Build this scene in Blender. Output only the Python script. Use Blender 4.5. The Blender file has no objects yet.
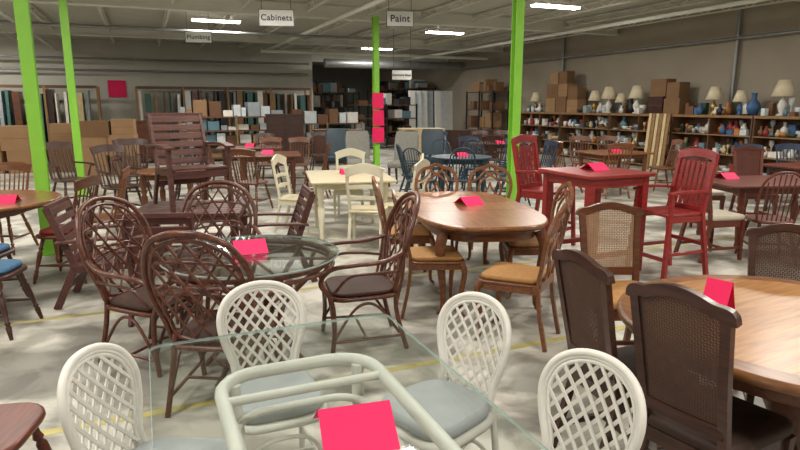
import bpy, math, random, bmesh
from mathutils import Vector, Matrix
random.seed(7)
scene=bpy.context.scene
try:
    scene.view_settings.view_transform='Standard'
    scene.view_settings.look='None'
except Exception: pass
def L(h):
    h=h.lstrip('#'); r=[int(h[i:i+2],16)/255 for i in (0,2,4)]
    return tuple([c/12.92 if c<=.04045 else ((c+.055)/1.055)**2.4 for c in r]+[1])
# ---------------------------------------------------------------- materials
def newmat(n):
    m=bpy.data.materials.new(n); m.use_nodes=True
    nt=m.node_tree; return m,nt,nt.nodes['Principled BSDF']
def wood(n,c1,c2,rough=.35,coat=.2,sc=(1.5,16,16)):
    m,nt,p=newmat(n)
    tc=nt.nodes.new('ShaderNodeTexCoord'); mp=nt.nodes.new('ShaderNodeMapping'); mp.inputs['Scale'].default_value=sc
    no=nt.nodes.new('ShaderNodeTexNoise'); no.inputs['Scale'].default_value=3.0; no.inputs['Detail'].default_value=6; no.inputs['Distortion'].default_value=.6
    cr=nt.nodes.new('ShaderNodeValToRGB'); cr.color_ramp.elements[0].position=.32; cr.color_ramp.elements[1].position=.68
    cr.color_ramp.elements[0].color=L(c1); cr.color_ramp.elements[1].color=L(c2)
    nt.links.new(tc.outputs['Object'],mp.inputs[0]); nt.links.new(mp.outputs[0],no.inputs[0]); nt.links.new(no.outputs[0],cr.inputs[0]); nt.links.new(cr.outputs[0],p.inputs['Base Color'])
    p.inputs['Roughness'].default_value=rough; p.inputs['Coat Weight'].default_value=coat; p.inputs['Coat Roughness'].default_value=.2
    return m
def plain(n,c,rough=.5,var=.12,sc=6,metal=0,bump=0,bsc=200):
    m,nt,p=newmat(n); col=L(c)
    tc=nt.nodes.new('ShaderNodeTexCoord'); no=nt.nodes.new('ShaderNodeTexNoise'); no.inputs['Scale'].default_value=sc; no.inputs['Detail'].default_value=5
    cr=nt.nodes.new('ShaderNodeValToRGB'); cr.color_ramp.elements[0].position=.3; cr.color_ramp.elements[1].position=.7
    cr.color_ramp.elements[0].color=tuple([x*(1-var) for x in col[:3]]+[1]); cr.color_ramp.elements[1].color=tuple([min(1,x*(1+var)) for x in col[:3]]+[1])
    nt.links.new(tc.outputs['Object'],no.inputs[0]); nt.links.new(no.outputs[0],cr.inputs[0]); nt.links.new(cr.outputs[0],p.inputs['Base Color'])
    p.inputs['Roughness'].default_value=rough; p.inputs['Metallic'].default_value=metal
    if bump:
        n2=nt.nodes.new('ShaderNodeTexNoise'); n2.inputs['Scale'].default_value=bsc; bp=nt.nodes.new('ShaderNodeBump'); bp.inputs['Strength'].default_value=bump; bp.inputs['Distance'].default_value=.004
        nt.links.new(tc.outputs['Object'],n2.inputs[0]); nt.links.new(n2.outputs[0],bp.inputs['Height']); nt.links.new(bp.outputs[0],p.inputs['Normal'])
    return m
def emis(n,c,s):
    m,nt,p=newmat(n); p.inputs['Base Color'].default_value=L(c); p.inputs['Emission Color'].default_value=L(c); p.inputs['Emission Strength'].default_value=s; return m
def glassm(n,tint,ior,edge=0):
    m=bpy.data.materials.new(n); m.use_nodes=True; nt=m.node_tree; nt.nodes.clear()
    o=nt.nodes.new('ShaderNodeOutputMaterial'); mx=nt.nodes.new('ShaderNodeMixShader'); tr=nt.nodes.new('ShaderNodeBsdfTransparent'); gl=nt.nodes.new('ShaderNodeBsdfGlossy')
    fr=nt.nodes.new('ShaderNodeFresnel'); ge=nt.nodes.new('ShaderNodeNewGeometry'); mr=nt.nodes.new('ShaderNodeMapRange')
    mr.inputs[3].default_value=ior; mr.inputs[4].default_value=1/ior; nt.links.new(ge.outputs['Backfacing'],mr.inputs[0]); nt.links.new(mr.outputs[0],fr.inputs[0])
    tr.inputs[0].default_value=tint; gl.inputs['Roughness'].default_value=.03
    nt.links.new(fr.outputs[0],mx.inputs[0]); nt.links.new(tr.outputs[0],mx.inputs[1]); nt.links.new(gl.outputs[0],mx.inputs[2])
    if edge:
        df=nt.nodes.new('ShaderNodeBsdfDiffuse'); df.inputs[0].default_value=L('#b9d2cc'); m2=nt.nodes.new('ShaderNodeMixShader'); m2.inputs[0].default_value=edge
        nt.links.new(mx.outputs[0],m2.inputs[1]); nt.links.new(df.outputs[0],m2.inputs[2]); nt.links.new(m2.outputs[0],o.inputs[0])
    else: nt.links.new(mx.outputs[0],o.inputs[0])
    return m
WR=plain('white_rattan','#d3d0c8',.5,.06)
GB=plain('greyblue_cushion','#a2a6a8',.85,.06,12,bump=.4)
BR=wood('brown_rattan','#38180e','#68331d',.4,.2,(10,10,10))
BRS=plain('brown_seat','#3b2013',.7,.2,40,bump=.5)
RW_=wood('redbrown_slat','#432420','#613a31',.55,.0)
OAK=wood('oak','#58301a','#7d4a24',.38,.15)
OAKT=wood('oak_top','#6e4224','#97633a',.28,.35,(14,1.4,14))
OAKD=wood('oak_dark','#4a2714','#6a3a1e',.4,.15)
TAN=plain('tan_seat','#a0733f',.7,.1,30)
MAPLE=wood('light_oak','#8a5a2e','#b07d42',.42,.15,(1.2,12,12))
MAPLEB=wood('oak_band','#6a4022','#87582e',.4,.15,(12,1.2,12))
DK=wood('dark_walnut','#2c150c','#47251a',.4,.2)
CANE=plain('cane','#4c3428',.7,.1,30)
CANEL=plain('cane_light','#a08468',.7,.1,30)
DKU=plain('dark_upholstery','#2f1a10',.7,.2,20)
RED=wood('red_paint_wood','#741918','#942423',.4,.1)
CREAM=plain('cream_paint','#cfc9b0',.5,.06)
CREAMT=wood('cream_table_top','#bfb190','#d6cbad',.45,.1)
MAH=wood('mahogany','#4a1d10','#6c2e1a',.45,.1)
MAHC=plain('mahogany_cane','#5a2a1c',.6,.1,30)
TEAL=plain('dark_teal','#1f3440',.45,.15)
NAVY=plain('navy','#202d45',.6,.15)
BLUE=plain('blue_cushion','#3c6485',.8,.1,20)
REDC=plain('red_cushion','#7c2620',.8,.1,20)
GREYU=plain('grey_upholstery','#7d7b74',.85,.1,20)
OFFW=plain('offwhite_upholstery','#b8ae9c',.85,.08,20)
PINK=plain('pink_card','#e81a5c',.75,.03)
GREEN=plain('green_paint','#86c63e',.45,.06,3)
CARD=plain('cardboard','#9c7a58',.8,.1,3)
CARD2=plain('cardboard_dark','#7b5c40',.8,.12,3)
TAPE=plain('packing_tape','#b99a6c',.4,.05)
WHITE=plain('white_paint','#d8d8d4',.5,.05)
BLACK=plain('black_metal','#1c1c1e',.45,.1)
INK=plain('sign_ink','#26303f',.6,.05)
STEEL=plain('steel','#8b8d8c',.4,.1,metal=.6)
PINE=wood('pine_shelf','#7d5c3a','#9b774e',.5,.05)
PINED=wood('shelf_dark','#503522','#6a4a30',.55,.05)
GL=glassm('glass',(.95,.975,.965,1),1.45)
GLE=glassm('glass_edge',(.8,.9,.87,1),1.45,.45)
GLD=glassm('glass_round',(.90,.94,.93,1),1.8)
BRASS=plain('brass','#9a7a3a',.3,.1,metal=.8)
SHADE=plain('lamp_shade','#d9ccb0',.8,.05)
MISC=[plain('misc_%d'%i,c,.5,.1) for i,c in enumerate(['#d8d6d0','#3b5f8a','#8e2f2a','#2f4a38','#c9b48a','#6e4a30','#222428','#9aa3a8','#cfd8dc','#5a7f8f','#b5763a','#e6e2d8'])]
# ---------------------------------------------------------------- builder
def catmull(P,n=6,closed=False):
    P=[Vector(p) for p in P]; N=len(P); out=[]
    for i in range(N if closed else N-1):
        b=P[i]; c=P[(i+1)%N]
        if closed: a=P[(i-1)%N]; d=P[(i+2)%N]
        else:
            a=P[i-1] if i>0 else b*2-c
            d=P[i+2] if i+2<N else c*2-b
        for k in range(n):
            t=k/n; out.append(.5*((2*b)+(c-a)*t+(2*a-5*b+4*c-d)*t*t+(-a+3*b-3*c+d)*t**3))
    if not closed: out.append(P[-1].copy())
    return out
def circ(r,k=8): return [(r*math.cos(2*math.pi*i/k),r*math.sin(2*math.pi*i/k)) for i in range(k)]
def rect(a,b): return [(-a/2,-b/2),(a/2,-b/2),(a/2,b/2),(-a/2,b/2)]
def rrect(w,d,r,taper=0,k=5):
    o=[]
    for cx,cy,a0 in ((w/2-r,d/2-r,0),(-w/2+r,d/2-r,90),(-w/2+r,-d/2+r,180),(w/2-r,-d/2+r,270)):
        for i in range(k+1):
            a=math.radians(a0+90*i/k); o.append((cx+r*math.cos(a),cy+r*math.sin(a)))
    return [(x*(1-taper*(y+d/2)/d),y) for x,y in o]
def sell(a,b,n=2,k=48):
    o=[]
    for i in range(k):
        t=2*math.pi*i/k; c,s=math.cos(t),math.sin(t)
        o.append((a*math.copysign(abs(c)**(2/n),c),b*math.copysign(abs(s)**(2/n),s)))
    return o
class B:
    def __init__(s): s.v=[];s.f=[];s.mi=[];s.sm=[];s.mats=[];s.M=Matrix.Identity(4)
    def add(s,V,F,mat,smooth=False):
        if mat not in s.mats: s.mats.append(mat)
        k=s.mats.index(mat); o=len(s.v)
        s.v+=[s.M@Vector(p) for p in V]
        for f in F: s.f.append([i+o for i in f]); s.mi.append(k); s.sm.append(smooth)
    def box(s,c,size,mat,rz=0,rx=0,ry=0):
        R=Matrix.Rotation(rz,3,'Z')@Matrix.Rotation(ry,3,'Y')@Matrix.Rotation(rx,3,'X'); c=Vector(c)
        V=[c+R@Vector((x*size[0]/2,y*size[1]/2,z*size[2]/2)) for x in(-1,1) for y in(-1,1) for z in(-1,1)]
        s.add(V,[(0,1,3,2),(4,6,7,5),(0,4,5,1),(2,3,7,6),(0,2,6,4),(1,5,7,3)],mat)
    def sweep(s,path,sec,mat,ref=None,closed=False,smooth=True,scale=None):
        P=[Vector(p) for p in path]; n=len(P); V=[];k=len(sec);N=None
        for i in range(n):
            if closed: T=P[(i+1)%n]-P[i-1]
            else: T=P[min(i+1,n-1)]-P[max(i-1,0)]
            if T.length<1e-9: T=Vector((0,0,1))
            T.normalize()
            if ref is not None:
                r=Vector(ref); q=r-T*r.dot(T)
                if q.length<.05: q=T.orthogonal()
                N=q.normalized()
            elif N is None: N=T.orthogonal().normalized()
            else: N=(N-T*N.dot(T)).normalized()
            Bn=T.cross(N); sc=1 if scale is None else scale[i]
            V+=[P[i]+N*(a*sc)+Bn*(b*sc) for a,b in sec]
        F=[]
        for i in range(n if closed else n-1):
            j=(i+1)%n
            for a in range(k): c=(a+1)%k; F.append((i*k+a,i*k+c,j*k+c,j*k+a))
        s.add(V,F,mat,smooth)
        if not closed:
            s.add(V[:k],[tuple(range(k-1,-1,-1))],mat); s.add(V[-k:],[tuple(range(k))],mat)
    def tube(s,path,r,mat,closed=False,ref=None,k=8,scale=None): s.sweep(path,circ(r,k),mat,ref,closed,True,scale)
    def beam(s,p0,p1,a,b,mat,ref=(1,0,0),t=1): s.sweep([p0,p1],rect(a,b),mat,ref,False,False,[1,t])
    def turned(s,p0,p1,prof,mat,k=10):
        p0=Vector(p0);p1=Vector(p1); s.sweep([p0.lerp(p1,t) for t,r in prof],circ(1,k),mat,None,False,True,[r for t,r in prof])
    def lathe(s,prof,c,mat,k=20):
        V=[(c[0]+r*math.cos(2*math.pi*j/k),c[1]+r*math.sin(2*math.pi*j/k),c[2]+z) for r,z in prof for j in range(k)]
        F=[(i*k+j,i*k+(j+1)%k,(i+1)*k+(j+1)%k,(i+1)*k+j) for i in range(len(prof)-1) for j in range(k)]
        F+= [tuple(range(k-1,-1,-1)),tuple(range((len(prof)-1)*k,len(prof)*k))]
        s.add(V,F,mat,True)
    def pillow(s,out,z0,z1,r,mat,crown=0,c=(0,0),side=None):
        rings=[(r,z0),(.29*r,z0+.29*r),(0,z0+r),(0,z1-r),(.29*r,z1-.29*r),(r,z1)]; n=len(out); V=[]
        def sc(p,i):
            l=math.hypot(*p); f=max(0,1-i/l) if l>0 else 1
            return (c[0]+p[0]*f,c[1]+p[1]*f)
        for ins,z in rings: V+=[(*sc(p,ins),z) for p in out]
        F=[(i*n+j,i*n+(j+1)%n,(i+1)*n+(j+1)%n,(i+1)*n+j) for i in range(5) for j in range(n)]
        s.add(V,F,side or mat,True)
        s.add(V[:n],[tuple(range(n-1,-1,-1))],mat)
        if not crown: s.add(V[-n:],[tuple(range(n))],mat)
        else:
            T=V[-n:]; W=list(T)
            for f,h in ((.8,.5),(.5,.85)): W+=[(c[0]+(x-c[0])*f,c[1]+(y-c[1])*f,z1+crown*h) for x,y,z in T]
            W.append((c[0],c[1],z1+crown)); m=len(W)-1
            F=[(i*n+j,i*n+(j+1)%n,(i+1)*n+(j+1)%n,(i+1)*n+j) for i in range(2) for j in range(n)]+[(2*n+j,2*n+(j+1)%n,m) for j in range(n)]
            s.add(W,F,mat,True)
    def mesh(s,name,bevel=0):
        me=bpy.data.meshes.new(name); me.from_pydata([tuple(p) for p in s.v],[],s.f)
        for m in s.mats: me.materials.append(m)
        me.polygons.foreach_set('material_index',s.mi); me.polygons.foreach_set('use_smooth',s.sm)
        bm=bmesh.new(); bm.from_mesh(me); bmesh.ops.recalc_face_normals(bm,faces=bm.faces)
        bm.to_mesh(me); bm.free(); me.update()
        if bevel:
            o=bpy.data.objects.new('tmp',me); scene.collection.objects.link(o)
            md=o.modifiers.new('b','BEVEL'); md.width=bevel; md.segments=2; md.limit_method='ANGLE'; md.angle_limit=math.radians(62)
            bpy.context.view_layer.update()
            dg=bpy.context.evaluated_depsgraph_get(); m2=bpy.data.meshes.new_from_object(o.evaluated_get(dg)); bpy.data.objects.remove(o); me=m2; me.name=name
        return me
def place(me,name,x,y,z=0,face=None,rz=0,sc=1):
    o=bpy.data.objects.new(name,me); scene.collection.objects.link(o)
    if face: rz=math.atan2(face[0],-face[1])
    o.location=(x,y,z); o.rotation_euler=(0,0,rz); o.scale=sc if isinstance(sc,tuple) else (sc,sc,sc); return o
def clip(outline,p,d):
    ts=[];n=len(outline)
    for i in range(n):
        a=outline[i];b=outline[(i+1)%n]; ex,ey=b[0]-a[0],b[1]-a[1]
        den=d[0]*ey-d[1]*ex
        if abs(den)<1e-9: continue
        t=((a[0]-p[0])*ey-(a[1]-p[1])*ex)/den; u=((a[0]-p[0])*d[1]-(a[1]-p[1])*d[0])/den
        if 0<=u<1: ts.append(t)
    ts.sort(); return [(ts[i],ts[i+1]) for i in range(0,len(ts)-1,2)]
def lattice(b,outline,mp,ang,pitch,sec,mat,ref,off=0,n=8,smooth=False,zo=0,ph=0.5):
    for sg in (1,-1):
        d=(math.cos(ang)*sg,math.sin(ang)); nn=(-d[1],d[0])
        cx=0; cy=sum(q[1] for q in outline)/len(outline)
        for k in range(-20,21):
            c=(k+ph)*pitch; p=(cx+nn[0]*c,cy+nn[1]*c)
            for t0,t1 in clip(outline,p,d):
                if t1-t0<.02: continue
                P=[]
                for i in range(n+1):
                    t=t0+(t1-t0)*i/n; q=Vector(mp(p[0]+d[0]*t,p[1]+d[1]*t)); q.y+=zo*sg; P.append(q)
                b.sweep(P,sec,mat,ref,False,smooth)
# ---------------------------------------------------------------- chairs (front = -Y)
def white_chair():
    b=B()
    mp=lambda u,v:(u,.20+.2*v-.9*u*u,.42+v)
    half=[(.12,-.02),(.15,.1),(.185,.21),(.197,.31),(.165,.39),(.095,.437)]
    out=[(x,y) for x,y in half]+[(0,.452)]+[(-x,y) for x,y in reversed(half)]
    O=[tuple(p) for p in catmull(out,5,True)]
    b.tube([mp(*p) for p in O],.014,WR,True,(0,1,0),10)
    I=[(x*.87,.22+(y-.22)*.88) for x,y in O]
    b.tube([mp(*p) for p in I],.008,WR,True,(0,1,0),8)
    I2=[(x*.94,.22+(y-.22)*.94) for x,y in O]
    b.tube([mp(*p) for p in I2],.009,WR,True,(0,1,0),6)
    lattice(b,I,mp,math.radians(52),.044,rect(.006,.013),WR,(0,1,0),zo=.004)
    b.pillow(rrect(.45,.44,.13,.12),.37,.41,.018,WR)
    b.pillow(rrect(.42,.41,.12,.12),.41,.465,.022,GB,.012)
    for sx in (-1,1):
        b.tube(catmull([(sx*.19,-.19,.39),(sx*.195,-.195,.2),(sx*.19,-.2,0)],4),.015,WR)
        b.tube(catmull([(sx*.125,.2,.48),(sx*.15,.2,.38),(sx*.165,.21,.2),(sx*.17,.23,0)],4),.015,WR)
        b.tube(catmull([(sx*.19,-.19,.15),(sx*.19,-.1,.29),(sx*.18,0,.355),(sx*.17,.1,.29),(sx*.165,.2,.15)],4),.009,WR)
        b.tube([(sx*.19,-.19,.13),(sx*.168,.21,.13)],.009,WR)
    b.tube(catmull([(-.19,-.19,.15),(-.1,-.2,.31),(.1,-.2,.31),(.19,-.19,.15)],5),.009,WR)
    b.tube([(-.18,0,.13),(.18,0,.13)],.009,WR)
    return b.mesh('white_rattan_chair')
def rattan_chair():
    b=B()
    mp=lambda u,v:(u,.22+.28*v-.7*u*u,.40+v)
    half=[(.16,0),(.22,.12),(.275,.28),(.28,.42),(.22,.56),(.12,.625)]
    out=half+[(0,.645)]+[(-x,y) for x,y in reversed(half)]
    O=[tuple(p) for p in catmull(out,5,True)]
    b.tube([mp(*p) for p in O],.017,BR,True,(0,1,0),10)
    I=[(x*.86,.32+(y-.32)*.88) for x,y in O]
    b.tube([mp(*p) for p in I],.011,BR,True,(0,1,0),8)
    lattice(b,I,mp,math.radians(57),.085,circ(.0075,6),BR,(0,1,0),zo=.006,smooth=True)
    for cx,cy,r in ((0,.12,.16),(-.1,.16,.13),(.1,.16,.13)):
        pts=[]
        for i in range(17):
            a=math.pi*i/16; pts.append(mp(cx+r*math.cos(a)*.9,cy+r*math.sin(a)*1.4))
        b.tube(pts,.008,BR,k=6)
    for cy in (.28,.46):
        b.tube([mp(-.235+.47*i/8,cy+.03*math.sin(math.pi*i/8)) for i in range(9)],.008,BR,k=6)
    b.pillow(rrect(.52,.50,.12,.15),.37,.40,.012,BR)
    b.pillow(rrect(.48,.46,.12,.15),.40,.425,.01,BRS,.01)
    for sx in (-1,1):
        b.tube(catmull([mp(sx*.27,.3),(sx*.32,.1,.655),(sx*.33,-.1,.645),(sx*.32,-.25,.62),(sx*.28,-.31,.52),(sx*.255,-.24,.40),(sx*.25,-.22,.2),(sx*.25,-.24,0)],6),.016,BR)
        b.tube(catmull([mp(sx*.24,.16),(sx*.29,.05,.57),(sx*.30,-.12,.56),(sx*.27,-.22,.45)],5),.010,BR)
        b.tube(catmull([(sx*.17,.22,.46),(sx*.2,.21,.3),(sx*.21,.24,.15),(sx*.22,.28,0)],5),.016,BR)
        b.tube(catmull([(sx*.25,-.22,.12),(sx*.245,-.1,.3),(sx*.23,0,.35),(sx*.22,.1,.3),(sx*.215,.23,.12)],5),.010,BR)
        b.tube([(sx*.25,-.22,.1),(sx*.215,.245,.1)],.010,BR)
    b.tube(catmull([(-.25,-.22,.12),(-.12,-.23,.33),(.12,-.23,.33),(.25,-.22,.12)],5),.010,BR)
    b.tube([(-.235,0,.1),(.235,0,.1)],.010,BR)
    return b.mesh('brown_rattan_armchair')
def slat_chair(W=.58):
    b=B();w=W/2
    for sx in (-1,1):
        b.beam((sx*w,-.26,0),(sx*w,-.24,.60),.07,.035,RW_,(0,1,0))
        b.sweep([(sx*(w-.03),.40,0),(sx*(w-.03),.22,.38),(sx*(w-.03),.30,.62),(sx*(w-.03),.40,.90)],rect(.06,.03),RW_,(0,1,0),False,False)
        b.sweep(catmull([(sx*(w+.005),-.32,.60),(sx*(w+.01),-.1,.625),(sx*(w+.005),.15,.615),(sx*w,.34,.60)],4),rect(.022,.085),RW_,(0,0,1),False,False)
        b.beam((sx*(w-.03),-.27,.37),(sx*(w-.03),.26,.35),.06,.028,RW_,(0,0,1))
    for i in range(6):
        v=i/5; z=.44+.42*v; y=.245+.135*v
        b.beam((-w+.02,y-.01,z),(w-.02,y-.01,z),.02,.062,RW_,(0,1,-.25))
    b.beam((-w,.395,.905),(w,.395,.905),.03,.04,RW_,(0,1,0))
    for i in range(6): b.box((0,-.25+i*.088,.40-.004*i),(2*w-.02,.07,.02),RW_)
    b.box((0,-.26,.345),(2*w-.04,.025,.07),RW_)
    b.beam((-w+.02,.28,.22),(w-.02,.28,.22),.03,.05,RW_,(0,1,0))
    return b.mesh('slatted_patio_armchair',.003)
def oak_chair():
    b=B()
    mp=lambda u,v:(u,.21+.2*v-.25*u*u,.46+v)
    for sx in (-1,1):
        P=catmull([(sx*.19,.27,0),(sx*.185,.22,.25),mp(sx*.18,0),mp(sx*.2,.13),mp(sx*.235,.28),mp(sx*.215,.4),mp(sx*.15,.47),mp(sx*.08,.49),mp(0,.525)],5)
        b.sweep(P,rect(.026,.036),OAK,(0,1,0),False,False)
        P=catmull([mp(sx*.05,0),mp(sx*.04,.08),mp(sx*.10,.18),mp(sx*.125,.27),mp(sx*.08,.36),mp(-sx*.02,.42),mp(-sx*.07,.46)],5)
        b.sweep(P,rect(.014,.024),OAK,(0,1,0),False,False)
        P=catmull([mp(sx*.2,.13),mp(sx*.12,.17),mp(sx*.03,.25),mp(0,.33)],5)
        b.sweep(P,rect(.014,.02),OAK,(0,1,0),False,False)
        P=catmull([mp(sx*.225,.33),mp(sx*.15,.36),mp(sx*.08,.43),mp(sx*.06,.48)],5)
        b.sweep(P,rect(.014,.02),OAK,(0,1,0),False,False)
        b.sweep(catmull([(sx*.205,-.2,.44),(sx*.225,-.22,.36),(sx*.2,-.2,.18),(sx*.195,-.2,.05),(sx*.215,-.225,0)],5),circ(.026,8),OAK,None,False,True,[1.1-.55*min(1,i/15) for i in range(20)]+[.75])
        b.box((sx*.195,.0,.415),(.022,.40,.055),OAK,rz=sx*.04)
    b.box((0,-.21,.415),(.4,.022,.055),OAK); b.box((0,.205,.43),(.37,.025,.06),OAK)
    b.pillow(rrect(.47,.45,.06,.15),.435,.455,.008,OAK,c=(0,-.01))
    b.pillow(rrect(.43,.41,.06,.15),.455,.49,.015,TAN,.012,c=(0,-.01))
    return b.mesh('oak_dining_chair',.003)
def bar_chair():
    b=B()
    for sx in (-1,1):
        b.sweep([(sx*.25,.33,0),(sx*.225,.22,.66),(sx*.22,.25,.85),(sx*.225,.34,1.27)],rect(.04,.045),RED,(0,1,0),False,False)
        b.beam((sx*.26,-.26,0),(sx*.235,-.21,.90),.042,.042,RED,(0,1,0))
        b.sweep(catmull([(sx*.24,-.25,.90),(sx*.25,-.1,.92),(sx*.24,.1,.915),(sx*.225,.27,.90)],4),rect(.024,.07),RED,(0,0,1),False,False)
        b.beam((sx*.245,-.235,.28),(sx*.238,.28,.28),.035,.025,RED,(0,0,1))
        b.beam((sx*.23,-.21,.63),(sx*.225,.23,.63),.06,.025,RED,(0,0,1))
    for i in range(6):
        x=-.165+.066*i
        b.sweep(catmull([(x,.235,.72),(x,.275,.92),(x*1.02,.325,1.2)],3),rect(.014,.042),RED,(0,1,0),False,False)
    b.sweep(catmull([(-.24,.325,1.25),(-.12,.35,1.275),(0,.355,1.285),(.12,.35,1.275),(.24,.325,1.25)],3),rect(.028,.09),RED,(0,1,-.2),False,False)
    b.beam((-.22,.232,.72),(.22,.232,.72),.024,.05,RED,(0,1,0))
    b.pillow(rrect(.49,.47,.05,.06),.66,.695,.01,RED)
    for y,z in ((-.235,.22),(.29,.35)): b.beam((-.245,y,z),(.245,y,z),.025,.04,RED,(0,1,0))
    return b.mesh('red_bar_chair',.003)
def cane_chair(W,C,S,name,H=1.08):
    b=B(); h=H-.46
    mp=lambda u,v:(u,.21+.2*v-.3*u*u,.46+v)
    for sx in (-1,1):
        P=catmull([(sx*.18,.30,0),(sx*.175,.22,.3),mp(sx*.17,0),mp(sx*.178,h*.5),mp(sx*.19,h*.93)],4)
        b.sweep(P,rect(.03,.038),W,(0,1,0),False,False)
        b.sweep([(sx*.205,-.2,.44),(sx*.2,-.2,.3),(sx*.205,-.215,0)],rect(.05,.05),W,(0,1,0),False,False,[1,.85,.6])
        b.box((sx*.19,0,.41),(.025,.42,.07),W,rz=sx*.05)
        b.sweep([(sx*.2,-.2,.14),(sx*.18,.25,.14)],rect(.025,.025),W,(0,0,1),False,False)
    top=[mp(-.207,h*.90),mp(-.198,h*.95),mp(-.14,h*.965),mp(-.08,h*1.0),mp(0,h*1.02),mp(.08,h*1.0),mp(.14,h*.965),mp(.198,h*.95),mp(.207,h*.90)]
    b.sweep(catmull(top,4),rect(.032,.045),W,(0,1,0),False,False)
    b.sweep([mp(-.175+.35*i/6,.10) for i in range(7)],rect(.026,.05),W,(0,1,0),False,False)
    b.box((0,-.21,.41),(.42,.025,.07),W); b.box((0,.205,.42),(.36,.025,.06),W)
    out=[(-.155,.12),(.155,.12),(.163,h*.5),(.172,h*.9),(.08,h*.965),(0,h*.985),(-.08,h*.965),(-.172,h*.9),(-.163,h*.5)]
    b.tube([mp(*p) for p in out],.007,W,True,(0,1,0),6)
    for fam,pit in (((1,0),.0115),((0,1),.0115)):
        nn=(-fam[1],fam[0])
        for k in range(-40,41):
            c=k*pit; p=(nn[0]*c,.35+nn[1]*c)
            for t0,t1 in clip(out,p,fam):
                b.sweep([mp(p[0]+fam[0]*(t0+(t1-t0)*i/4),p[1]+fam[1]*(t0+(t1-t0)*i/4)) for i in range(5)],rect(.002,.0052),C,(0,1,0),False,False)
    lattice(b,out,mp,math.radians(45),.0163,rect(.0015,.0036),C,(0,1,0),n=2)
    b.pillow(rrect(.47,.46,.07,.15),.445,.50,.022,S,.02,c=(0,-.01))
    b.beam((-.19,0,.14),(.19,0,.14),.025,.025,W,(0,0,1))
    return b.mesh(name,0)
TP=[(0,.012),(.1,.016),(.2,.020),(.24,.013),(.27,.022),(.3,.013),(.5,.021),(.68,.022),(.72,.013),(.75,.022),(.8,.016),(1,.019)]
def windsor(F,S,name,cushion=None,bow=False,arms=False,H=.98):
    b=B(); h=H-.46
    mp=lambda u,v:(u,.17+.26*v-.6*u*u,.46+v)
    b.pillow(rrect(.46,.43,.14,.1),.425,.46,.015,S)
    if cushion: b.pillow(rrect(.40,.37,.12,.1),.46,.50,.018,cushion,.01)
    for sx in (-1,1):
        b.turned((sx*.225,-.22,0),(sx*.15,-.13,.43),TP,F); b.turned((sx*.21,.26,0),(sx*.14,.13,.43),TP,F)
        b.turned((sx*.195,-.185,.17),(sx*.182,.21,.17),[(0,.009),(.5,.016),(1,.009)],F,8)
    b.turned((-.187,0,.17),(.187,0,.17),[(0,.009),(.5,.016),(1,.009)],F,8)
    if bow:
        P=catmull([mp(-.18,0),mp(-.205,h*.45),mp(-.18,h*.8),mp(-.09,h*.97),mp(0,h),mp(.09,h*.97),mp(.18,h*.8),mp(.205,h*.45),mp(.18,0)],5)
        b.tube(P,.014,F)
        for i in range(7):
            u=-.135+.045*i; b.tube([mp(u,0),mp(u*1.1,h*(.97-2.6*(u*1.1)**2*3))],.007,F,k=6)
    else:
        for sx in (-1,1): b.turned(mp(sx*.18,-.02),mp(sx*.2,h*.86),[(0,.014),(.3,.02),(.35,.012),(.6,.016),(1,.011)],F)
        for i in range(6): u=-.13+.052*i; b.turned(mp(u,-.01),mp(u*1.1,h*.84),[(0,.007),(.35,.011),(1,.006)],F,6)
        P=[mp(-.225+.45*i/10,h*(.89+.05*math.sin(math.pi*i/10))) for i in range(11)]
        b.sweep(P,rect(.022,.1),S,(0,1,-.2),False,False)
    if arms:
        for sx in (-1,1):
            b.sweep(catmull([mp(sx*.2,h*.42),(sx*.26,.05,.67),(sx*.27,-.12,.665),(sx*.26,-.2,.65)],4),rect(.02,.045),S,(0,0,1),False,False)
            b.turned((sx*.2,-.12,.45),(sx*.26,-.14,.66),[(0,.01),(.4,.017),(1,.01)],F,8)
    return b.mesh(name,0)
def uphol(U,W,name):
    b=B()
    b.pillow(rrect(.5,.5,.08,.08),.36,.48,.04,U,.015)
    P=[]
    for i in range(9):
        v=i/8; P.append((0,.2+.14*v,.42+.6*v))
    sec=[(y,x) for x,y in rrect(.48,.09,.035)]
    b.sweep(P,sec,U,(0,1,-.2),False,True,[.92,.96,.98,1,1,1,1,.97,.88])
    for sx in (-1,1):
        b.beam((sx*.2,-.2,.38),(sx*.2,-.21,0),.045,.045,W,(0,1,0),.6)
        b.beam((sx*.19,.2,.38),(sx*.2,.29,0),.045,.045,W,(0,1,0),.6)
    return b.mesh(name)
def ladder(F,S,name):
    b=B(); mp=lambda u,v:(u,.19+.16*v-.35*u*u,.46+v)
    b.pillow(rrect(.45,.43,.05,.1),.43,.46,.012,S)
    for sx in(-1,1):
        b.sweep(catmull([(sx*.19,.27,0),(sx*.18,.2,.3),mp(sx*.18,0),mp(sx*.195,.3),mp(sx*.2,.5)],4),rect(.028,.036),F,(0,1,0),False,False)
        b.sweep([(sx*.2,-.19,.43),(sx*.2,-.2,0)],rect(.042,.042),F,(0,1,0),False,False,[1,.65])
        b.box((sx*.19,0,.40),(.02,.4,.06),F,rz=sx*.03)
    b.box((0,-.2,.40),(.4,.02,.06),F)
    for v in(.14,.27): b.sweep([mp(-.19+.38*i/6,v+.015*math.sin(math.pi*i/6)) for i in range(7)],rect(.016,.045),F,(0,1,0),False,False)
    b.sweep(catmull([mp(-.215,.44),mp(-.12,.475),mp(0,.50),mp(.12,.475),mp(.215,.44)],4),rect(.022,.11),F,(0,1,0),False,False)
    return b.mesh(name,.003)
WC=white_chair(); RC=rattan_chair(); SC=slat_chair(); OC=oak_chair(); BC=bar_chair()
KC=cane_chair(DK,CANE,DKU,'cane_back_chair',1.06); KL=cane_chair(OAKD,CANEL,TAN,'light_cane_chair',.98); KM=cane_chair(MAH,MAHC,OFFW,'mahogany_cane_chair',1.04)
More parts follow.
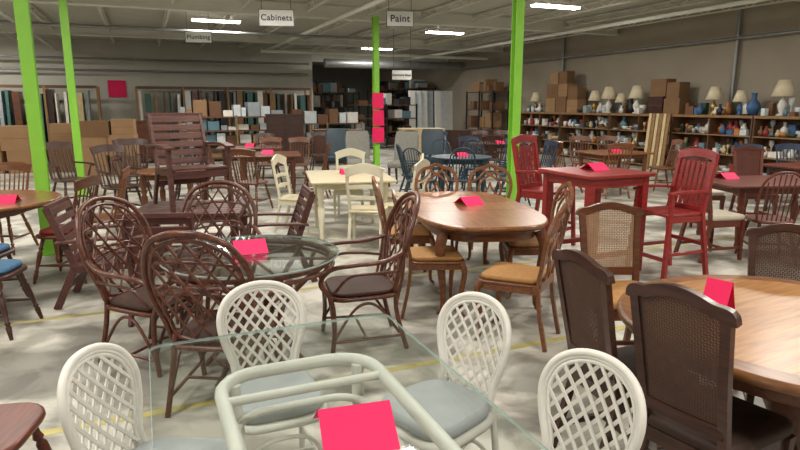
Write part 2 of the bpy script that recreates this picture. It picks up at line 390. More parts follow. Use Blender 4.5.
WO=windsor(OAK,OAK,'oak_spindle_chair'); WD=windsor(DK,DK,'dark_windsor_armchair',None,False,True); WK=windsor(MAH,MAH,'mahogany_windsor_chair',None,True)
WCm=ladder(CREAM,CREAMT,'cream_dining_chair'); WT=windsor(TEAL,TEAL,'teal_windsor_chair',None,True,True); WR2=windsor(OAKD,OAKD,'red_cushion_chair',REDC)
WBl=windsor(DK,DK,'blue_cushion_chair',BLUE,True); WN=windsor(NAVY,NAVY,'navy_spindle_chair',None,False); WW=windsor(OAKD,OAKD,'walnut_spindle_chair')
UG=uphol(GREYU,DK,'grey_upholstered_chair'); UO=uphol(TEAL,DK,'dark_upholstered_chair')

for x,y,f in ((-.545,2.41,(.39,-.92)),(.15,2.29,(-.74,-.67)),(-.78,1.84,(.98,-.12)),(.44,1.68,(-.81,-.595))):
    place(WC,'white_rattan_chair',x,y,0,f,sc=.965)
for x,y,f in ((-1.62,3.78,(.93,-.36)),(-1.0,3.22,(.12,1)),(-1.38,4.40,(.2,-.98)),(-.28,4.05,(-.97,-.25))):
    place(RC,'brown_rattan_armchair',x,y,0,f)
for x,y,z,f in ((-2.50,5.02,0,(.96,.2)),(-1.84,4.72,0,(-.1,1)),(-1.24,5.62,0,(-.95,-.3)),(-1.95,5.6,.717,(.62,-.78))):
    place(SC,'slatted_patio_armchair',x,y,z,f,sc=.93 if z else .94)
for x,y,f in ((.84,4.14,(-.88,.47)),(.26,4.72,(1,.12)),(.06,5.62,(1,.15)),(1.16,5.2,(-1,0)),(.98,6.50,(-.15,-1)),(.42,6.58,(0,-1))):
    place(OC,'oak_dining_chair',x,y,0,f)
place(BC,'red_bar_chair',1.72,7.02,0,(.7,-.72),sc=.98); place(BC,'red_bar_chair',2.63,5.78,0,(-.93,-.36),sc=.93)
for x,y,f,s_ in ((1.21,2.13,(.84,.54),(.90,.96,.96)),(1.06,2.58,(.96,.28),.95),(2.05,2.98,(-.35,-.93),.92)): place(KC,'cane_back_chair',x,y,0,f,sc=s_)
place(KL,'light_cane_chair',1.42,3.66,0,(.05,-1))
for x,y,f in ((3.42,6.45,(.95,.3)),(5.0,8.4,(-.1,-1)),(4.2,8.3,(0,-1))): place(KM,'mahogany_cane_chair',x,y,0,f)
place(WK,'mahogany_windsor_chair',3.98,6.35,0,(.2,1)); place(WK,'mahogany_windsor_chair',4.55,6.2,0,(-.1,1))
for x,y,f in ((-1.36,7.9,(.95,-.2)),(-.38,6.98,(.1,1)),(-.75,8.82,(0,-1)),(.04,8.1,(-1,0)),(.04,7.35,(-.9,.4))): place(WCm,'cream_dining_chair',x,y,0,f)
for x,y,f in ((-3.25,6.45,(-1,-.3)),(-4.55,6.75,(0,-1)),(-5.1,6.5,(.4,-1))): place(WO,'oak_spindle_chair',x,y,0,f)
place(WR2,'red_cushion_chair',-3.22,5.65,0,(-1,0))
place(WBl,'blue_cushion_chair',-3.02,4.25,0,(1,.1)); place(WBl,'blue_cushion_chair',-3.46,4.8,0,(1,.1))
place(windsor(MAH,MAH,'dark_side_chair',None,True),'dark_side_chair',-1.60,2.04,0,(1,.15))
for x,y,f in ((-4.1,8.75,(.8,-.6)),(-3.4,9.6,(-.9,-.2)),(-4.6,10.3,(.2,-1)),(-5.3,9.6,(.8,-.5))): place(WD,'dark_windsor_armchair',x,y,0,f,sc=1.08)
for x,y,f in ((-2.35,9.5,(.3,1)),(-1.55,10.9,(-1,0)),(-3.45,11.5,(1,0)),(-2.7,12.4,(0,-1)),(-2.1,12.4,(0,-1))): place(WW,'walnut_spindle_chair',x,y,0,f)
for x,y,f in ((.25,10.5,(.9,.2)),(1.0,9.85,(0,1)),(1.95,10.6,(-1,0)),(.8,11.75,(0,-1)),(1.45,11.7,(0,-1)),(1.85,9.95,(-.5,.8)),(.35,9.75,(.6,.8))): place(WT,'teal_windsor_chair',x,y,0,f)
for x,y,f in ((.05,12.4,(-.3,-1)),(-.85,12.7,(.2,-1)),(.75,13.6,(0,-1)),(-1.5,14,(0,-1))): place(UG if x<.5 and x>-1 else UO,'upholstered_chair',x,y,0,f,sc=1.08)
for x,y,f in ((3.2,11.5,(.9,.3)),(3.9,10.9,(0,1)),(5.15,11.8,(-1,0)),(3.9,12.9,(0,-1)),(4.5,12.9,(0,-1))): place(WO,'oak_spindle_chair',x,y,0,f)
for x,y,f in ((2.1,13.6,(.2,1)),(2.9,13.7,(-.2,1)),(2.1,15.7,(0,-1)),(2.7,15.8,(0,-1)),(-3.2,14.2,(.1,-1)),(-4.5,13.3,(1,0)),(-5.3,11.9,(.8,-.6)),(-2.0,14.9,(0,-1))): place(WD,'dark_windsor_armchair',x,y,0,f)
for x,y,f in ((1.0,15.3,(0,-1)),(.3,15.6,(.2,-1)),(6.0,10.1,(0,-1)),(6.7,10.2,(-.2,-1)),(1.5,12.8,(.1,-1)),(2.3,12.3,(-.4,-1)),(2.6,11.3,(-.9,-.3))): place(WN,'navy_spindle_chair',x,y,0,f)
# ---------------------------------------------------------------- tables
def leg4(b,w,d,h,mat,th=.07,t=.7):
    for sx in(-1,1):
        for sy in(-1,1): b.beam((sx*w,sy*d,h),(sx*w,sy*d,0),th,th,mat,(1,0,0),t)
def turned4(b,w,d,h,mat,s=1):
    for sx in(-1,1):
        for sy in(-1,1): b.turned((sx*w,sy*d,0),(sx*w,sy*d,h),[(0,.02*s),(.06,.03*s),(.1,.022*s),(.3,.034*s),(.55,.045*s),(.62,.028*s),(.66,.046*s),(.7,.03*s),(.74,.042*s),(1,.042*s)],mat,12)
A23=math.radians(23)
E=Vector((math.cos(A23),math.sin(A23))); D=Vector((-math.sin(A23),math.cos(A23)))
gb=B()
gb.pillow(rrect(.96,1.55,.05),.75,.762,.003,GL,side=GLE)
fr=rrect(.54,.92,.14,0,6)
gb.tube([(x,y-0,.727) for x,y in fr],.0225,WR,True,(0,0,1),12)
gb.tube([(x*.86,y*.9,.60) for x,y in fr],.014,WR,True,(0,0,1),10)
gb.tube([(-.27,.27,.727),(.27,.27,.727)],.016,WR); gb.tube([(-.27,-.27,.727),(.27,-.27,.727)],.016,WR)
for sx in(-1,1):
    for sy in(-1,1):
        gb.tube(catmull([(sx*.22,sy*.40,.72),(sx*.215,sy*.385,.5),(sx*.21,sy*.37,.25),(sx*.235,sy*.41,0)],4),.022,WR,k=10)
    gb.tube(catmull([(sx*.215,-.38,.3),(sx*.21,-.15,.55),(sx*.21,.15,.55),(sx*.215,.38,.3)],5),.012,WR)
gb.tube([(x*.8,y*.84,.2) for x,y in fr],.013,WR,True,(0,0,1))
mid=(Vector((-.945,2.13))+Vector((-.065,2.50)))/2
cpos=mid-D*.775
place(gb.mesh('glass_dining_table'),'glass_dining_table',cpos.x,cpos.y,0,rz=A23)
rb=B()
rb.pillow(sell(.54,.54),.738,.75,.003,GLD,side=GLE)
rb.tube([(.49*math.cos(a*math.pi/24),.49*math.sin(a*math.pi/24),.715) for a in range(48)],.02,BR,True,(0,0,1))
rb.tube([(.5*math.cos(a*math.pi/24),.5*math.sin(a*math.pi/24),.675) for a in range(48)],.012,BR,True,(0,0,1))
for i in range(6):
    a=i*math.pi/3
    P=catmull([(.48*math.cos(a),.48*math.sin(a),.70),(.3*math.cos(a),.3*math.sin(a),.55),(.16*math.cos(a),.16*math.sin(a),.35),(.24*math.cos(a),.24*math.sin(a),.12),(.34*math.cos(a),.34*math.sin(a),0)],5)
    rb.tube(P,.017,BR)
    rb.tube([(.48*math.cos(a),.48*math.sin(a),.715),(0,0,.715)],.010,BR)
for r,z in ((.17,.35),(.26,.1),(.27,.52)): rb.tube([(r*math.cos(k*math.pi/12),r*math.sin(k*math.pi/12),z) for k in range(24)],.012,BR,True,(0,0,1))
place(rb.mesh('round_glass_rattan_table'),'round_glass_rattan_table',-.92,3.62)
tb=B()
for i in range(8): tb.box((0,-.36+i*.103,.705),(.95,.088,.022),RW_)
for sx in(-1,1): tb.box((sx*.43,0,.675),(.05,.78,.04),RW_); 
for sy in(-1,1): tb.box((0,sy*.37,.665),(.86,.03,.06),RW_)
leg4(tb,.42,.35,.68,RW_,.07,.9)
place(tb.mesh('slatted_patio_table',.003),'slatted_patio_table',-1.95,5.55,0,rz=.15)
tb=B()
tb.pillow(sell(.54,.98,3.2,64),.715,.75,.014,OAKT)
tb.pillow(sell(.525,.965,3.2,64),.70,.716,.006,OAKD)
tb.pillow(sell(.44,.86,3.6,48),.61,.70,.004,OAK)
for sx in(-1,1):
    for sy in(-1,1):
        tb.sweep(catmull([(sx*.40,sy*.72,.66),(sx*.43,sy*.75,.52),(sx*.40,sy*.72,.25),(sx*.39,sy*.71,.06),(sx*.42,sy*.74,0)],5),circ(.045,10),OAK,None,False,True,[1.1-.6*min(1,i/14) for i in range(18)]+[.6,.75,.8])
for y in (-.22,.22): tb.box((0,y,.7503),(1.06,.004,.0006),OAKD)
place(tb.mesh('oval_oak_dining_table'),'oval_oak_dining_table',.62,5.38,0,rz=math.radians(9))
tb=B(); tb.pillow(rrect(.82,.82,.02),.965,1.0,.006,RED)
tb.box((0,0,.92),(.72,.72,.09),RED); leg4(tb,.33,.33,.96,RED,.07,.9)
for s_ in(-1,1): tb.box((0,s_*.33,.2),(.62,.03,.05),RED)
place(tb.mesh('red_pub_table',.002),'red_pub_table',1.98,6.08,0,rz=A23)
tb=B()
tb.pillow(sell(.72,.72,2.1,72),.71,.75,.016,MAPLEB)
o=sell(.62,.62,2.1,72); n=len(o); tb.add([(x,y,.7508) for x,y in o],[tuple(range(n))],MAPLE)
tb.pillow(sell(.66,.66,2.1,48),.685,.712,.008,OAKD)
tb.pillow(sell(.55,.55,2,48),.60,.69,.005,OAKD)
tb.lathe([(.10,.08),(.13,.12),(.09,.2),(.07,.3),(.12,.42),(.13,.5),(.08,.56),(.14,.61)],(0,0,0),OAKD)
for i in range(4):
    a=i*math.pi/2+.7
    tb.sweep(catmull([(.08*math.cos(a),.08*math.sin(a),.2),(.25*math.cos(a),.25*math.sin(a),.16),(.42*math.cos(a),.42*math.sin(a),.06),(.5*math.cos(a),.5*math.sin(a),.03)],4),rect(.06,.05),OAKD,(0,0,1),False,False)
place(tb.mesh('round_oak_pedestal_table'),'round_oak_pedestal_table',1.70,2.42,0,rz=.5)
def simple_table(name,w,d,T,Lm,h=.75,r=.03,tur=True,n=None):
    b=B(); b.pillow(rrect(w,d,r) if not n else sell(w/2,d/2,n),h-.03,h,.008,T)
    b.box((0,0,h-.07),(w*.8,d*.8,.085) if not n else (w*.66,d*.66,.085),Lm)
    q=.38 if not n else .32
    (turned4 if tur else leg4)(b,w*q,d*q,h-.03,Lm); return b.mesh(name)
place(simple_table('cream_dining_table',1.05,1.35,CREAMT,CREAM),'cream_dining_table',-.68,7.85,0,rz=.2)
place(simple_table('round_oak_table',1.5,1.5,OAKT,OAK,n=2),'round_oak_table',-4.12,5.72)
place(simple_table('mahogany_dining_table',1.7,1.0,MAH,MAH),'mahogany_dining_table',4.55,7.3,0,rz=.1)
place(simple_table('walnut_dining_table',1.2,1.2,OAKD,OAKD),'walnut_dining_table',-2.5,11.4,0,rz=.2)
place(simple_table('round_side_table',1.0,1.0,OAK,OAKD,n=2),'round_side_table',-3.2,8.5,0)
place(simple_table('teal_dining_table',1.1,1.1,TEAL,TEAL,n=2),'teal_dining_table',1.1,10.8,0)
place(simple_table('oak_kitchen_table',1.2,1.0,OAKT,OAK),'oak_kitchen_table',4.2,11.9,0,rz=.3)
place(simple_table('dark_coffee_table',1.4,.9,DK,DK),'dark_dining_table',2.45,14.7,0,rz=.1)
place(simple_table('dark_coffee_table3',1.4,.9,OAKD,DK),'dark_dining_table',-3.3,13.3,0,rz=.2)
place(simple_table('dark_coffee_table2',1.4,.9,MAH,DK),'dark_dining_table',6.4,9.2,0,rz=.3)
def card(w,h,sp):
    b=B()
    for s_ in(-1,1):
        b.sweep([(0,s_*sp,0.0015),(0,s_*.001,h)],rect(.0012,w),PINK,(0,1,0),False,False)
    return b.mesh('price_card')
CL=card(.20,.085,.11); CP=card(.11,.14,.05); CM=card(.2,.07,.11)
for m,x,y,z,r in ((CL,-.125,1.51,.762,.28),(CM,-.95,3.68,.75,.4),(CM,.64,5.5,.75,.5),(CP,1.42,2.56,.751,-.9),(CM,2.0,6.15,1.0,.4),(CM,-.7,8.0,.75,.2),(CM,-3.72,5.6,.75,.3),(CM,-2.5,11.4,.75,.2),(CM,1.1,10.8,.75,.3),(CM,4.2,11.8,.75,.1),(CM,2.4,14.6,.75,.1),(CM,4.1,7.5,.75,.2),(CM,6.3,9.2,.75,.2),(CM,-3.3,13.3,.75,0)):
    place(m,'pink_price_card',x,y,z,rz=r)
# ---------------------------------------------------------------- room
def RP(e,d): return E*e+D*d
def roombox(name,e0,e1,d0,d1,z0,z1,mat,mb=None):
    b=B(); c=RP((e0+e1)/2,(d0+d1)/2); b.box((0,0,(z0+z1)/2),(abs(e1-e0),abs(d1-d0),z1-z0),mat)
    return place(b.mesh(name),name,c.x,c.y,0,rz=A23)
m,nt,p=newmat('concrete_floor')
tc=nt.nodes.new('ShaderNodeTexCoord')
def nz(sc,det=6,dist=0):
    n_=nt.nodes.new('ShaderNodeTexNoise'); n_.inputs['Scale'].default_value=sc; n_.inputs['Detail'].default_value=det; n_.inputs['Distortion'].default_value=dist; nt.links.new(tc.outputs['Object'],n_.inputs[0]); return n_
n1=nz(.8,12,1.5); n2=nz(2.6,12,.8)
cr=nt.nodes.new('ShaderNodeValToRGB'); e=cr.color_ramp.elements; e[0].position=.42; e[0].color=L('#86837a'); e[1].position=.54; e[1].color=L('#c8c4b8')
nt.links.new(n1.outputs[0],cr.inputs[0])
cr2=nt.nodes.new('ShaderNodeValToRGB'); e=cr2.color_ramp.elements; e[0].position=.40; e[0].color=(.47,.46,.44,1); e[1].position=.52; e[1].color=(1,1,1,1); nt.links.new(n2.outputs[0],cr2.inputs[0])
mx=nt.nodes.new('ShaderNodeMixRGB'); mx.blend_type='MULTIPLY'; mx.inputs[0].default_value=.7; nt.links.new(cr.outputs[0],mx.inputs[1]); nt.links.new(cr2.outputs[0],mx.inputs[2]); nt.links.new(mx.outputs[0],p.inputs['Base Color'])
mr=nt.nodes.new('ShaderNodeMapRange'); mr.inputs[3].default_value=.28; mr.inputs[4].default_value=.6; nt.links.new(n2.outputs[0],mr.inputs[0]); nt.links.new(mr.outputs[0],p.inputs['Roughness'])
FLOOR=m
WALLL=plain('wall_left_paint','#c4c2b7',.8,.05,1); WALLR=plain('wall_right_paint','#9e9484',.8,.06,1); WALLD=plain('wall_far_shaded','#7f8079',.8,.08,1)  # far walls: dimness of the deeper room put into a darker colour
CEIL=plain('ceiling_paint','#bebeb2',.8,.05,1); BEAM=plain('beam_paint','#d3d3c8',.6,.05,2)
roombox('floor',-9.2,13.45,-4.2,36.2,-.1,0,FLOOR)
roombox('ceiling',-9.2,13.45,-4.2,36.2,4.0,4.1,CEIL)
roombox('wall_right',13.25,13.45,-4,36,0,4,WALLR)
roombox('wall_left',-9.2,-9.0,-4,25.5,0,4,WALLL)
roombox('wall_front',-9.2,13.45,-4.2,-4,0,4,WALLL)
roombox('wall_back',-9.0,6.8,25.5,25.7,0,4,WALLL)
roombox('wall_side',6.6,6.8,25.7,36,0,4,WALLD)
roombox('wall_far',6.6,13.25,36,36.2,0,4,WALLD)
roombox('trim_1',6.8,13.25,25.5,25.7,3.45,4,BEAM)
roombox('baseboard_back',-9.0,6.8,25.47,25.5,0,.12,BLACK)
bb=B()
for d_ in (2.2,8.4,14.6,20.8):
    c=RP(2.1,d_); bb.M=Matrix.Translation((c.x,c.y,0))@Matrix.Rotation(A23,4,'Z')
    bb.box((0,0,3.84),(22.2,.02,.30),BEAM); bb.box((0,0,3.98),(22.2,.2,.02),BEAM); bb.box((0,0,3.69),(22.2,.2,.025),BEAM)
place(bb.mesh('steel_girder'),'steel_girders',0,0)
bb=B()
for k in range(15):
    e_=-8.2+1.5*k; c=RP(e_,10.7); bb.M=Matrix.Translation((c.x,c.y,0))@Matrix.Rotation(A23,4,'Z')
    bb.box((0,0,3.965),(.09,29.4,.03),BEAM); bb.box((0,0,3.82),(.06,29.4,.03),BEAM)
    for j in range(48):
        y0=-14.5+.6*j; bb.beam((0,y0,3.82),(0,y0+.3,3.96),.018,.018,BEAM); bb.beam((0,y0+.3,3.96),(0,y0+.6,3.82),.018,.018,BEAM)
place(bb.mesh('ceiling_joists'),'ceiling_joists',0,0)
bb=B()
for e_,z in ((-2.6,3.6),(4.4,3.62),(10.9,3.6)):
    a=RP(e_,-3.5); c=RP(e_,25.3); bb.tube([(a.x,a.y,z),(c.x,c.y,z)],.05,BEAM)
for d_,z in ((17.2,3.55),(24.9,3.3),(25.1,2.9)):
    a=RP(-8.8,d_); c=RP(6.5,d_); bb.tube([(a.x,a.y,z),(c.x,c.y,z)],.04,STEEL)
a=RP(13.1,0); c=RP(13.1,25); bb.tube([(a.x,a.y,3.2),(c.x,c.y,3.2)],.04,STEEL)
for d_ in (4,10.5,17): 
    a=RP(13.15,d_); bb.tube([(a.x,a.y,0.0),(a.x,a.y,3.9)],.05,STEEL)
a=RP(6.9,24.0); c=RP(13.1,24.0); bb.tube([(a.x,a.y,3.3),(c.x,c.y,3.3)],.18,STEEL,k=16)  # wide tube is an air duct, built into the pipe mesh
a=RP(4.0,21.8); c=RP(13.1,21.8); bb.tube([(a.x,a.y,3.5),(c.x,c.y,3.5)],.06,BEAM,k=10)
place(bb.mesh('ceiling_pipes_duct'),'ceiling_pipes_duct',0,0)
pb=B()
for s_ in(-.055,.055): pb.box((0,s_,1.84),(.13,.012,3.66),GREEN)
pb.box((0,0,1.84),(.012,.11,3.66),GREEN)
pb.box((0,0,.01),(.22,.22,.02),GREEN)
PM=pb.mesh('green_steel_column')
for x,y in ((-3.97,6.62),(-5.98,11.2),(-.57,14.6),(1.71,9.1)): place(PM,'green_steel_column',x,y,0,rz=A23)
TUBE=emis('fluorescent_tube','#fff8ea',18)
fb=B(); fb.box((0,0,.06),(1.25,.24,.04),WHITE)
for s_ in(-.08,.08): fb.tube([(-.6,s_,.02),(.6,s_,.02)],.022,TUBE)
fb.beam((-.4,0,.08),(-.4,0,.2),.01,.01,STEEL); fb.beam((.4,0,.08),(.4,0,.2),.01,.01,STEEL)
FM=fb.mesh('fluorescent_fixture')
def lamp(e_,d_,pw,z=3.78):
    c=RP(e_,d_); place(FM,'fluorescent_fixture',c.x,c.y,z,rz=A23)
    la=bpy.data.lights.new('fluorescent_light','AREA'); la.shape='RECTANGLE'; la.size=1.2; la.size_y=.28; la.energy=pw; la.color=(1,.955,.885)
    o=bpy.data.objects.new('fluorescent_light',la); scene.collection.objects.link(o); o.location=(c.x,c.y,z-.02); o.rotation_euler=(0,0,A23)
for d_ in (-.4,5.6,11.6,17.0,22.8,30):
    for e_ in (-4.7,2.0,8.7):
        if d_>26 and e_<8: continue
        if d_==22.8 and e_==2.0: continue
        lamp(e_,d_,126 if d_<14 else (105 if d_<26 else 60))
for e_,d_,pw in ((-1.4,2.6,105),(5.6,2.6,85),(5.4,8.6,85),(-1.6,8.8,85)): lamp(e_,d_,pw)
def sign(txt,w,h,x,y,z,ts):
    b=B(); b.box((0,0,0),(w,.015,h),WHITE)
    for s_ in(-1,1): b.tube([(s_*w*.42,0,h/2),(s_*w*.42,0,4.0-z)],.006,BLACK,k=5)
    for s_ in(-1,1): b.box((0,0,s_*h/2),(w,.022,.012),BLACK); b.box((s_*w/2,0,0),(.012,.022,h),BLACK)
    o=place(b.mesh('sign_board'),'hanging_sign',x,y,z,rz=.12)
    cu=bpy.data.curves.new('sign_text','FONT'); cu.body=txt; cu.size=ts; cu.align_x='CENTER'; cu.align_y='CENTER'; cu.extrude=.002; cu.offset=ts*.018; cu.space_character=1.08
    t=bpy.data.objects.new('lettering',cu); scene.collection.objects.link(t); t.parent=o; t.location=(0,-.0125,0); t.rotation_euler=(math.pi/2,0,0); cu.materials.append(INK)
sign('Cabinets',.74,.34,-2.67,13.6,3.50,.175); sign('Paint',.58,.32,0.0,13.6,3.48,.2); sign('Plumbing',.62,.26,-4.9,15.2,3.27,.14); sign('Furniture Shop',.62,.3,.06,19.2,2.57,.085)
# ---- wall shelves (right)
def bookcase(w=2.2,h=1.42,dp=.42,rows=3):
    b=B()
    for x in (-w/2,0,w/2): b.box((x,0,h/2),(.03,dp,h),PINED)
    for i in range(rows+1): b.box((0,0,.06+(h-.075)*i/rows),(w,dp,.028),PINE)
    b.box((0,dp/2-.008,h/2),(w,.012,h),PINED); b.box((0,-dp/2-.006,h-.03),(w+.03,.012,.06),PINE)
    return b.mesh('wooden_shelf_unit')
BK=bookcase()
vases=[[(.03,0),(.06,.04),(.07,.1),(.03,.17),(.035,.21)],[(.05,0),(.055,.1),(.05,.14)],[(.04,0),(.09,.05),(.1,.09),(.09,.1)],[(.05,0),(.08,.08),(.08,.14),(.03,.2),(.03,.26),(.045,.28)],[(.025,0),(.03,.02),(.008,.06),(.008,.14),(.04,.2),(.04,.27)]]
MW=[0,0,8,11,11,4,7,1,2,3,5,6,9,10,5]
def items(b,x0,x1,z,yy,hmax,skip=(),s0=.7,s1=1.25):
    x=x0
    while x<x1:
        sk=[s for s in skip if abs(x+.08-s[0])<s[1]]
        if sk: x+=.05; continue
        mt=MISC[random.choice(MW)]; k=random.random(); y=yy+random.uniform(-.02,.02)
        if k<.62:
            v=random.choice(vases); s_=random.uniform(s0,s1); s_=min(s_,hmax/v[-1][1]); b.lathe([(r*s_,zz*s_) for r,zz in v],(x,y,z),mt,10); x+=random.uniform(.10,.14)*max(1,s0)
        elif k<.85:
            w=random.uniform(.08,.18); hh=min(hmax,random.uniform(.08,.3)); b.box((x+w/2,y,z+hh/2),(w,.12,hh),mt,rz=random.uniform(-.1,.1)); x+=w+.03
        else:
            r=random.uniform(.07,.1); b.lathe([(r*.3,0),(r,.02),(r,.03)],(x+r*.5,y,z),mt,12); x+=2*r+.01
LAMPS=((6.2,1),(6.9,2),(7.5,0),(8.3,2),(8.9,1),(9.9,2),(10.6,0),(13.1,1),(13.7,2),(14.2,1),(14.8,0),(17.8,0))
BOXD=((12.0,.75),(16.3,1.0))
for i in range(6):
    d_=6.0+2.26*i; c=RP(12.72,d_)
    place(BK,'wooden_shelf_unit',c.x,c.y,0,rz=A23-math.pi/2)
    b=B()
    for r_ in range(3):
        for x0,x1 in ((-1.02,-.14),(.08,.94)):
            items(b,x0,x1,.077+.4483*r_,.09,.36,(),1.0,1.7); items(b,x0+.03,x1,.077+.4483*r_,-.1,.22)
    sk=[(d_-l[0],.2) for l in LAMPS]+[(d_-q[0],q[1]) for q in BOXD]
    items(b,-1.0,.95,1.421,.09,.5,sk,1.3,2.0); items(b,-1.0,.95,1.421,-.1,.28,sk)
    place(b.mesh('shelf_knickknacks'),'shelf_knickknacks',c.x,c.y,.0,rz=A23-math.pi/2)
def tlamp(s=1,m=None):
    b=B(); m=m or BRASS
    b.lathe([(.08*s,0),(.085*s,.02*s),(.03*s,.05*s),(.07*s,.14*s),(.08*s,.2*s),(.03*s,.3*s),(.012*s,.34*s),(.012*s,.42*s)],(0,0,0),m)
    b.lathe([(.2*s,.36*s),(.1*s,.66*s)],(0,0,0),SHADE,20)
    return b.mesh('table_lamp')
TLm=[tlamp(1),tlamp(1.15,MISC[0]),tlamp(.85,MISC[1])]
for d_,s_ in LAMPS:
    c=RP(12.7,d_); place(TLm[s_],'table_lamp',c.x,c.y,1.421,rz=0)
def boxstack(spec):
    b=B()
    for (x,y,z,w,d,h,r,m) in spec:
        b.box((x,y,z+h/2),(w,d,h),m,rz=r); b.box((x,y,z+h+.001),(w,.06,.002),TAPE,rz=r)
        R=Matrix.Rotation(r,3,'Z'); o=R@Vector((0,-d/2-.001,0)); b.box((x+o.x,y+o.y,z+h*.5),(w*.95,.002,.01),CARD2,rz=r)
    return b.mesh('cardboard_boxes')
c=Vector((-7.0,14.5)); place(boxstack([(-.3,0,0,.6,.5,.48,0,CARD),(.35,.05,0,.62,.5,.46,.08,CARD2),(-.28,0,.481,.6,.5,.42,.05,CARD),(.34,0,.461,.58,.5,.5,0,CARD),(-.25,0,.902,.7,.5,.38,0,CARD2),(.38,.02,.962,.5,.45,.36,.1,CARD)]),'cardboard_boxes',c.x,c.y,0,rz=.2)
place(boxstack([(-.6,0,0,.8,.6,.6,0,CARD),(.3,.05,0,.8,.6,.55,.05,CARD),(-.6,0,.601,.7,.5,.55,.1,CARD2),(.2,0,.551,.8,.5,.6,0,CARD),(1.2,0,0,.7,.6,.7,0,CARD2),(1.2,0,.701,.6,.5,.5,.1,CARD)]),'cardboard_boxes',-9.6,15.0,0,rz=.25)
def rack(w,h,dp,lv,mets=BLACK,pal=None,fill=.8,top=.5):
    b=B(); pal=pal or [CARD,CARD2]+MISC
    for x in (-w/2,0,w/2):
        for y in(-dp/2,dp/2): b.box((x,y,h/2),(.05,.05,h),mets)
    for i in range(lv):
        z=.1+(h-.15)*i/(lv-1) if lv>1 else h; b.box((0,0,z),(w,dp,.04),PINED)
        gap=(h-.15)/(lv-1)-.08 if i<lv-1 else top
        x=-w/2+.06
        while x<w/2-.3:
            ww=random.uniform(.12,.42); hh=random.uniform(.3,.95)*gap
            if random.random()<fill: b.box((x+ww/2,random.uniform(-.05,.05),z+.021+hh/2),(ww*.95,dp*random.uniform(.5,.8),hh),random.choice(pal),rz=random.uniform(-.08,.08))
            x+=ww+.03
    return b.mesh('storage_rack')
def rp(me,name,e_,d_,z=0,rot=0): c=RP(e_,d_); return place(me,name,c.x,c.y,z,rz=A23+rot)
DARKP=[CARD2,MISC[6],MISC[3],MISC[5],MISC[7],MISC[9],DK,MISC[6],MISC[0]]
rp(rack(2.0,2.2,.7,4,BLACK,[CARD,CARD2]),'storage_rack',12.6,20.9,0,-math.pi/2)
rp(rack(3.2,1.35,.7,4,PINE,[MISC[0],MISC[7],MISC[8],MISC[11],MISC[5],CARD,CARD2,MISC[9]],.95,.5),'goods_shelf',2.6,18.9)
rp(rack(2.4,1.1,.6,3,PINE,[MISC[0],MISC[7],MISC[8],CARD,MISC[5],CARD2],.95,.6),'goods_shelf',5.6,19.6)
rp(rack(3.2,2.5,.9,4,BLACK,DARKP),'storage_rack',12.6,28.0,0,-math.pi/2); rp(rack(3.2,2.5,.9,4,BLACK,DARKP),'storage_rack',12.6,31.8,0,-math.pi/2)
rp(rack(3.0,2.6,.9,4,BLACK,DARKP),'storage_rack',9.6,35.2); rp(rack(3.0,2.3,.9,4,BLACK,DARKP),'storage_rack',8.6,29.5)
rp(rack(2.6,1.7,.8,4,BLACK,DARKP),'storage_rack',8.8,22.5)
b=B()
for i in range(7): b.box((-.9+.3*i,.05*i%.2,1.12),(.28,.05,2.24),[WHITE,MISC[8],WHITE,MISC[7]][i%4],rx=-.05)
b.box((0,.25,.2),(2.2,.5,.1),PINED)
rp(b.mesh('stacked_white_panels'),'stacked_white_panels',11.3,23.2)
def cabinet(w,h,dp,mat,n=2):
    b=B(); b.box((0,0,h/2+.04),(w,dp,h-.08),mat); b.box((0,0,h-.01),(w+.06,dp+.05,.04),mat); b.box((0,0,.04),(w-.06,dp-.06,.08),BLACK)
    for i in range(n):
        x=-w/2+w*(i+.5)/n
        b.box((x,-dp/2-.008,h*.42),(w/n-.04,.018,h*.62),mat); b.box((x,-dp/2-.02,h*.42),(w/n-.14,.012,h*.62-.12),mat)
        b.box((x,-dp/2-.008,h*.86),(w/n-.04,.018,h*.14),mat)
        b.lathe([(.012,0),(.018,.02)],(x+(w/n*.35)*(-1)**i,-dp/2-.03,h*.5),BRASS,8); b.lathe([(.012,0),(.018,.02)],(x,-dp/2-.03,h*.86),BRASS,8)
    return b.mesh('wooden_cabinet',.004)
place(cabinet(1.4,.95,.5,OAKD,3),'wooden_sideboard',-1.8,17.6,0,rz=.2)
place(cabinet(1.0,1.4,.5,DK,2),'wooden_cabinet',-3.2,16.9,0,rz=.2)
place(cabinet(1.2,1.0,.5,MISC[4],3),'cream_cabinet',.6,17.2,0,rz=.2)
place(cabinet(1.5,.9,.5,DK,3),'wooden_sideboard',2.2,18.6,0,rz=.2)
place(cabinet(1.3,1.2,.5,OAKD,2),'wooden_cabinet',-7.4,17.6,0,rz=.3)
DC=[WHITE,MISC[11],plain('door_green','#34594b',.5),OAKD,DK,PINE,MISC[7],plain('door_teal','#3f6a64',.5),BLACK,MISC[4],OAKD,DK]
def doorrack(wd,h=2.15):
    b=B(); x=-wd/2+.12
    while x<wd/2-.1:
        hh=h-random.uniform(0,.18); b.box((x,random.uniform(-.08,.1),.06+hh/2),(random.choice([.04,.04,.09,.2]),.8,hh),random.choice(DC),ry=random.uniform(-.02,.02)); x+=random.uniform(.14,.3)
    b.box((0,0,.03),(wd,.9,.06),PINED)
    for yy in (-.42,.42): b.box((0,yy,2.28),(wd,.06,.08),PINED)
    n=int(wd/1.6)
    for i in range(n+1):
        for yy in (-.42,.42): b.box((-wd/2+wd*i/n,yy,1.15),(.07,.07,2.3),PINE)
    return b.mesh('stored_door_rack')
rp(doorrack(6.4),'stored_door_rack',3.1,24.4); rp(doorrack(6.5),'stored_door_rack',-4.6,24.4)
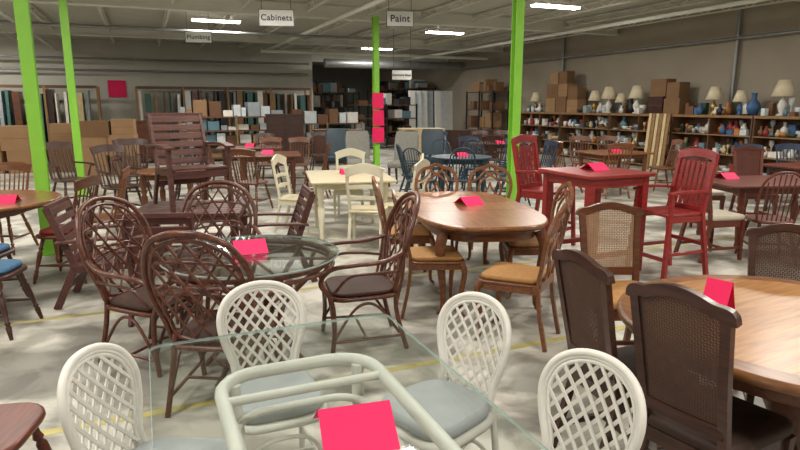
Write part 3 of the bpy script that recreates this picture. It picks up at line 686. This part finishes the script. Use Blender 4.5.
b=B(); b.box((0,0,0),(.62,.006,.62),PINK); rp(b.mesh('pink_poster'),'pink_poster',-.75,25.46,2.25)
b=B(); b.box((0,0,0),(.28,.006,.36),PINK); b.box((.01,0,-.4),(.28,.006,.36),PINK); b.box((0,0,-.8),(.3,.006,.36),PINK)
place(b.mesh('pink_notice_sheets'),'pink_notice_sheets',-.52,14.50,1.75,rz=A23)
b=B()
for i in range(6): b.box((-.3+.12*i,0,.72),(.09,.03,1.44),PINE if i%2 else MISC[4],rx=-.08)
rp(b.mesh('leaning_planks'),'leaning_planks',12.2,11.8,0,-math.pi/2)
S1=[(-.5,0,0,.5,.38,.45,0,CARD),(.05,0,0,.5,.38,.5,0,CARD2),(.6,0,0,.5,.36,.4,0,CARD),(-.45,0,.451,.55,.36,.45,.05,CARD2),(.1,0,.501,.45,.36,.4,0,CARD),(.6,0,.401,.45,.35,.4,0,CARD2),(-.4,0,.902,.4,.3,.35,0,CARD),(.05,0,.902,.4,.3,.4,0,CARD2)]
rp(boxstack(S1),'cardboard_boxes',12.75,16.3,1.421,-math.pi/2)
rp(boxstack([(-.3,0,0,.5,.38,.45,0,DK),(.25,0,0,.5,.38,.4,0,CARD2),(-.25,0,.451,.5,.36,.45,.05,CARD2),(.25,0,.401,.4,.36,.4,0,CARD2)]),'cardboard_boxes',12.75,12.0,1.421,-math.pi/2)
Y=plain('yellow_line','#b3a868',.6,.2,8)
for nm,e0,d0,e1,d1 in (('a',-3.5,5.2,12,5.2),('b',-6,3.3,12,3.3)):
    a=RP(e0,d0); b=B(); b.box(((e1-e0)/2,0,.0008),(e1-e0,.06,.0015),Y)
    place(b.mesh('floor_marking'),'floor_marking_line',a.x,a.y,0,rz=A23)
w=bpy.data.worlds.new('World'); scene.world=w; w.use_nodes=True; w.node_tree.nodes['Background'].inputs[0].default_value=(.5,.5,.5,1); w.node_tree.nodes['Background'].inputs[1].default_value=.3
cam=bpy.data.cameras.new('cam'); cam.lens=27; cam.sensor_width=36; cam.clip_start=.05
co=bpy.data.objects.new('Camera',cam); scene.collection.objects.link(co); co.location=(0,0,1.65); co.rotation_euler=(math.radians(90-11.3),0,0); scene.camera=co
